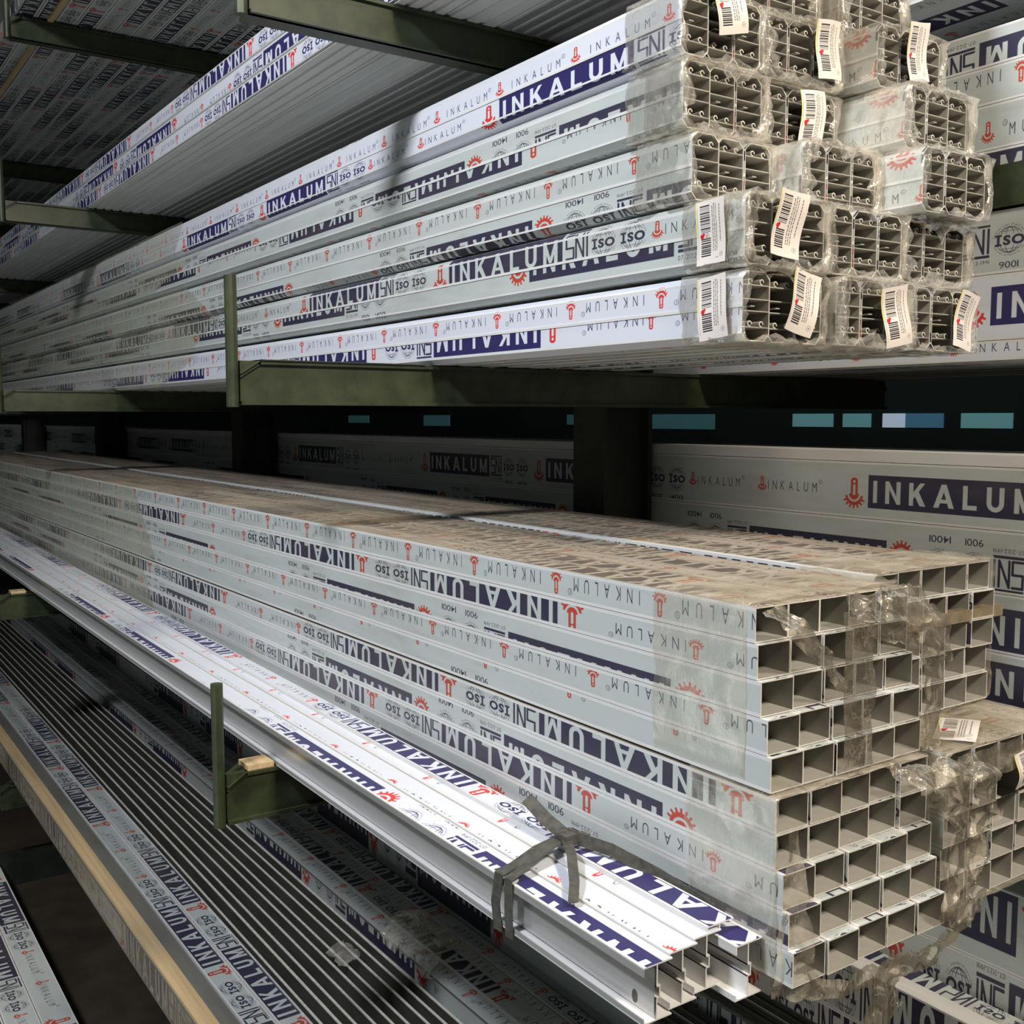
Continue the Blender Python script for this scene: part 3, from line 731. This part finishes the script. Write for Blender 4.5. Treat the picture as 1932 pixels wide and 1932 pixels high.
b = MB(); b.box(-.012, .012, .088, .112, .014, .028, 'strap'); b.build('knot', st)

# ------------------------------------------------------------------ shelf above: printed side, white ribbed underside
def rib_panel(w, h, L, mat_under, film, fmat, ribs=4):
    b = MB(); b.box(-L, 0, 0, w, .004, h, 'white')
    b.strip(-L, 0, (-.0004, .006), (-.0004, h-.003), fmat, film)
    for k in range(ribs):
        y = w*(k+.5)/ribs; b.box(-L, 0, y-w/ribs*.32, y+w/ribs*.32, 0, .004, mat_under)
    return b
gname = 'bare ribbed profiles seen from below on the shelf above'
for i, z in enumerate((.737, .781, .825)):
    b = rib_panel(.110, .043, 6.6, 'white', V((VC, (.075, .118), VC)[i], (-2.20, -1.99, -2.44)[i], True), 'film_new')
    o = b.build('ribbed_profile'); at(o, -1.0, .945, z)
    tag(o, ('lowest of the three printed profiles on the shelf above, white underside', 'middle of the three printed profiles on the shelf above', 'top of the three printed profiles on the shelf above')[i], 'aluminium profile')
for k in range(4):
    b = rib_panel(.110, .043, 6.6, 'silver' if k % 2 else 'white', V(VC, -1.2), 'film', 3+(k % 2))
    o = b.build('ribbed_profile'); at(o, -1.0-.02*k, 1.058+k*.113, .737); tag(o, 'white ribbed profile in the flat row seen from below, behind the printed ones', 'aluminium profile', gname)
for k in range(3):
    b = rib_panel(.110, .043, 6.6, 'white', V(VS, -1.2-k*.3), 'film'); o = b.build('ribbed_profile'); at(o, -7.45, .945, .737+.044*k)
    tag(o, ('lowest', 'middle', 'top')[k]+' of three printed profiles on the upper shelf, in the far bay', 'aluminium profile')

# highest shelf: printed tubes seen from below
xs = -1.0
for k in range(12):
    w = .062; b = MB()
    b.loop(-7.4, 0, [(0, 0), (.006, 0), (w-.006, 0), (w, 0), (w, .045), (0, .045)], .002, 'white', 'cream', 'dust', {1: ('film', (VC[0]-.004, VC[1]+.004, -1.1-.37*k, k % 3 == 0)), 5: ('film', (VC[1], VC[0], -2.3, False))})
    o = b.build('rectangular_tube'); at(o, xs, .735+k*.0645, 1.358)
    if k: tag(o, 'printed rectangular tube in the flat layer on the highest shelf, seen from below', 'aluminium tube', 'printed tubes on the highest shelf')
    else: tag(o, 'frontmost printed rectangular tube on the highest shelf, edge facing the aisle', 'aluminium tube')
batten(-9.5, -3.2, .835, .853, 1.3485, 1.3575, 'wood', 'thin pale wooden lath under the tubes of the highest shelf', name='wooden_lath')

# ------------------------------------------------------------------ level 0: plank, channel, printed flats, upright fins
zb = -1.288
b = MB(); b.loop(-7, 0, [(0, 0), (.074, 0), (.074, .082), (0, .082), (0, .075), (0, .006)], .002, 'grey_zinc', 'cream', 'dust', {4: ('film_dirty', (VC[1], VC[0], -3, False))})
o = b.build('box_profile'); at(o, -1.25, .632, zb); tag(o, 'grey box profile at the front edge of the bottom shelf, under the wooden plank', 'aluminium profile')
batten(-8.2, -1.3, .632, .668, zb+.0825, zb+.090, 'wood', 'long pale wooden plank along the front edge of the bottom shelf', name='wooden_plank')
for k in range(2):
    b = MB(); w = .056
    b.loop(-6.9, 0, [(0, 0), (w, 0), (w, .086), (w-.004, .086), (.004, .086), (0, .086)], .002, 'white', 'cream', 'dust', {3: ('film', ((VC[0]-.004, VC[1]+.004)[0], VC[1]+.004, -2.0-.33*k, True))})
    b.box(-6.9, 0, w-.0035, w-.0015, .086, .089, 'white')
    o = b.build('printed_box_profile'); at(o, -1.2, .708+k*.0585, zb); tag(o, ('printed box profile next to the wooden plank on the bottom shelf', 'printed box profile between its twin and the upright fins, bottom shelf')[k], 'aluminium profile')
gn = 'upright finned channels on the bottom shelf'
for k in range(9):
    b = MB(); w = .0275; hh = .088+.003*math.sin(k*2.2)
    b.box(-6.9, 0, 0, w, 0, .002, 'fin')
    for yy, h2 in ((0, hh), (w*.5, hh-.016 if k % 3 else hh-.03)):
        b.box(-6.9, 0, yy, yy+.0022, .002, h2, 'fin'); b.box(-6.9, 0, yy-.0008, yy+(.0042 if yy == 0 else .0026), h2, h2+.0022, 'dust')  # pale caps paint in the lit edges above the darkened sides
    o = b.build('finned_channel'); at(o, -1.2-.01*(k % 3), .832+k*.029, zb); tag(o, 'channel standing with its thin fins up, in the row on the bottom shelf', 'aluminium channel', gn)
gd = 'printed profiles lying in shade on the bottom shelf'
for k in range(4):
    b = MB(); w = .096; h = (.10, .085, .165, .20)[k]
    b.loop(-6.9, 0, [(0, 0), (w, 0), (w, h), (w*.52, h), (w*.48, h), (0, h), (0, h-.006), (0, .006)], .002, 'grey_zinc', 'cream', 'dust', {2: ('film', (VC[0], VC[1], -1.1-.4*k, True)), 4: ('film', (VS[0], VS[1], -1.1-.4*k, True)), 6: ('film', (VT[1], VT[0], -1.3, True))} if k < 2 else {6: ('film', (VT[1], VT[0], -1.3, True))})
    if k > 1:
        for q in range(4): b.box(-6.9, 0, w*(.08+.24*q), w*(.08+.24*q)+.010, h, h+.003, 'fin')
    b.box(-6.9, 0, w*.48, w*.52, h, h+.004, 'white')
    o = b.build('flat_profile'); at(o, -.62-.03*(k % 2), 1.098+k*.1, zb); tag(o, 'wide printed profile lying in the shade behind the fins, bottom shelf', 'aluminium profile', gd)
# torn wrap scrap on the shaded profiles
w0 = empty('wrap_scrap', -2.1, 1.10, -1.17, 'scrap of clear wrap bunched over the shaded profiles of the bottom shelf', 'plastic wrap')
sheet(([(0, -.03, .004), (.02, .02, .05), (0, .10, .01)], [(.25, -.03, .004), (.2, .03, .04), (.22, .1, .0)]), w0, 80, 'wrap', amp=.015)
w1 = empty('wrap_scrap', -2.13, .975, -1.19, 'small shiny scrap of clear wrap caught on the upright fins', 'plastic wrap')
sheet(([(0, -.02, .0), (.0, .03, .012)], [(.08, -.02, .0), (.08, .03, .012)]), w1, 81, 'wrap', amp=.008, nu=12, nv=8)
# on the floor in front
for k in range(3):
    b = MB(); w = .078; h = .10
    b.loop(-6, 0, [(0, 0), (w, 0), (w, h), (w-.003, h), (.003, h), (0, h)], .002, 'white', 'cream', 'dust', {3: ('film', (VC[1]+.012, VC[0]-.012, -3.05-.35*k, False))})
    o = b.build('floor_profile'); at(o, -2.4, .330+k*.0805, -1.66)
    tag(o, ('printed profile on the floor, farthest out in the aisle', 'middle of three printed profiles lying on the floor', 'printed profile on the floor nearest the rack')[k], 'aluminium profile')
for ax in (-3.4, -5.4, -7.4):
    batten(ax, ax+.08, .30, .60, -1.7, -1.661, 'wood', {-3.4: 'near', -5.4: 'middle', -7.4: 'far'}[ax]+' wooden block under the profiles lying on the floor', 'block', 'wooden_block')

# ------------------------------------------------------------------ far side of the rack
def side_pack(x, y, z, w, hs, films, mats, label, name='printed_profile_pack', L=6.0, cap='white', group='packs on the far side of the rack'):
    root = empty(name, x, y, z, label, 'aluminium profile pack', group)
    zz = 0
    for i, (h, f, mt) in enumerate(zip(hs, films, mats)):
        b = MB(); e = .004; f = loc(f, x)
        if f: va, vb, anc, flip = f; 
        if f and not flip: va, vb = vb, va
        fl = {6: (mt, (va, vb, anc, flip))} if f else {}
        fl[2] = ('film', (VC[0], VC[1], anc+.3 if f else 0, False)); fl[0] = ('film', (.0, min(w, .21), -.4, True))
        b.loop(-L, 0, [(0, 0), (w, 0), (w, h), (w*.5, h), (.0, h), (0, h-.0005), (0, h-e), (0, e)], .002, 'white' if mt != 'grey_zinc' else mt, 'cream', 'dust', fl)
        o = b.build('long_profile', root); o.location = (0, 0, zz); zz += h+.001
    return root
for xe, nm in ((-.72, 'near'), (-6.9, 'far')):
    side_pack(xe, 1.69, -.606, .22, (.107, .10, .10, .1055, .106, .020), [V((.060, .158), -1.4, True), V((.066, .154), -1.1, False), V((.06, .14), -.9, True), V((.044, .142), -.56 if xe > -2 else -7.2, True), V((.060, .164), -1.331, False), None],
              ['film']*5+['white'], '%s shaded stack of printed profiles behind the rack columns, level with the tube packs' % nm)
side_pack(-.70, 1.79, -1.288, .22, (.14, .145, .15), [V(VC, -.9, True), V((.07, .15), -.62, True), V((.08, .16), -.95, True)], ['film']*3, 'printed stack on the far side of the bottom shelf')
side_pack(-.72, 1.69, -1.288, .09, (.108, .108), [V(VC, -.9, True), V(VC, -.8, True)], ['film']*2, 'low pack with bold lettering on top, in front of the far bottom stack')
side_pack(-.72, 1.71, .097, .22, (.033, .110, .104), [V((.0, .03), -1.4), V((.056, .160), -1.11, False), V((.054, .162), -1.52, False)], ['film_new', 'film_new', 'film'], 'stack of large-lettered profiles behind the wrapped profile packs')
b = MB(); b.box(-5.5, 0, 0, .05, 0, .004, 'steel'); b.box(-5.5, 0, 0, .005, .004, .070, 'steel'); o = b.build('angle_rail'); at(o, -.5, 1.705, .350); tag(o, 'green angle rail lying across the large-lettered stack', 'rail')
side_pack(-.68, 1.715, .3555, .22, (.094, .075, .062, .062), [V((.048, .140), -1.395, False), V((.060, .0), -1.0, True), V((.008, .056), -1.15, True), V((.06, .12), -.70, True)], ['film']*4, 'upper printed stack above the green angle rail')
side_pack(-.68, 1.715, .737, .22, (.09, .08), [V((.06, .15), -.9, True), V(VC, -.9, True)], ['film']*2, 'printed stack resting on the far arms of the shelf above, highest on that side')
# flat channels on the far arms, seen from below
for k in range(4):
    b = MB(); w = .105; b.box(-5.4, 0, 0, w, 0, .05, 'white' if k == 3 else 'grey_zinc'); b.strip(-5.4, 0, (.01, -.0004), (w-.04, -.0004), 'film', V(VS, -1-.2*k, k % 2 == 0))
    o = b.build('flat_profile'); at(o, -.62, 1.945+k*.109, .098); tag(o, 'flat profile lying on the far arms, seen from below' if k < 3 else 'outermost white profile at the tip of the far arms', 'aluminium profile', 'flat profiles on the far arms' if k < 3 else None)
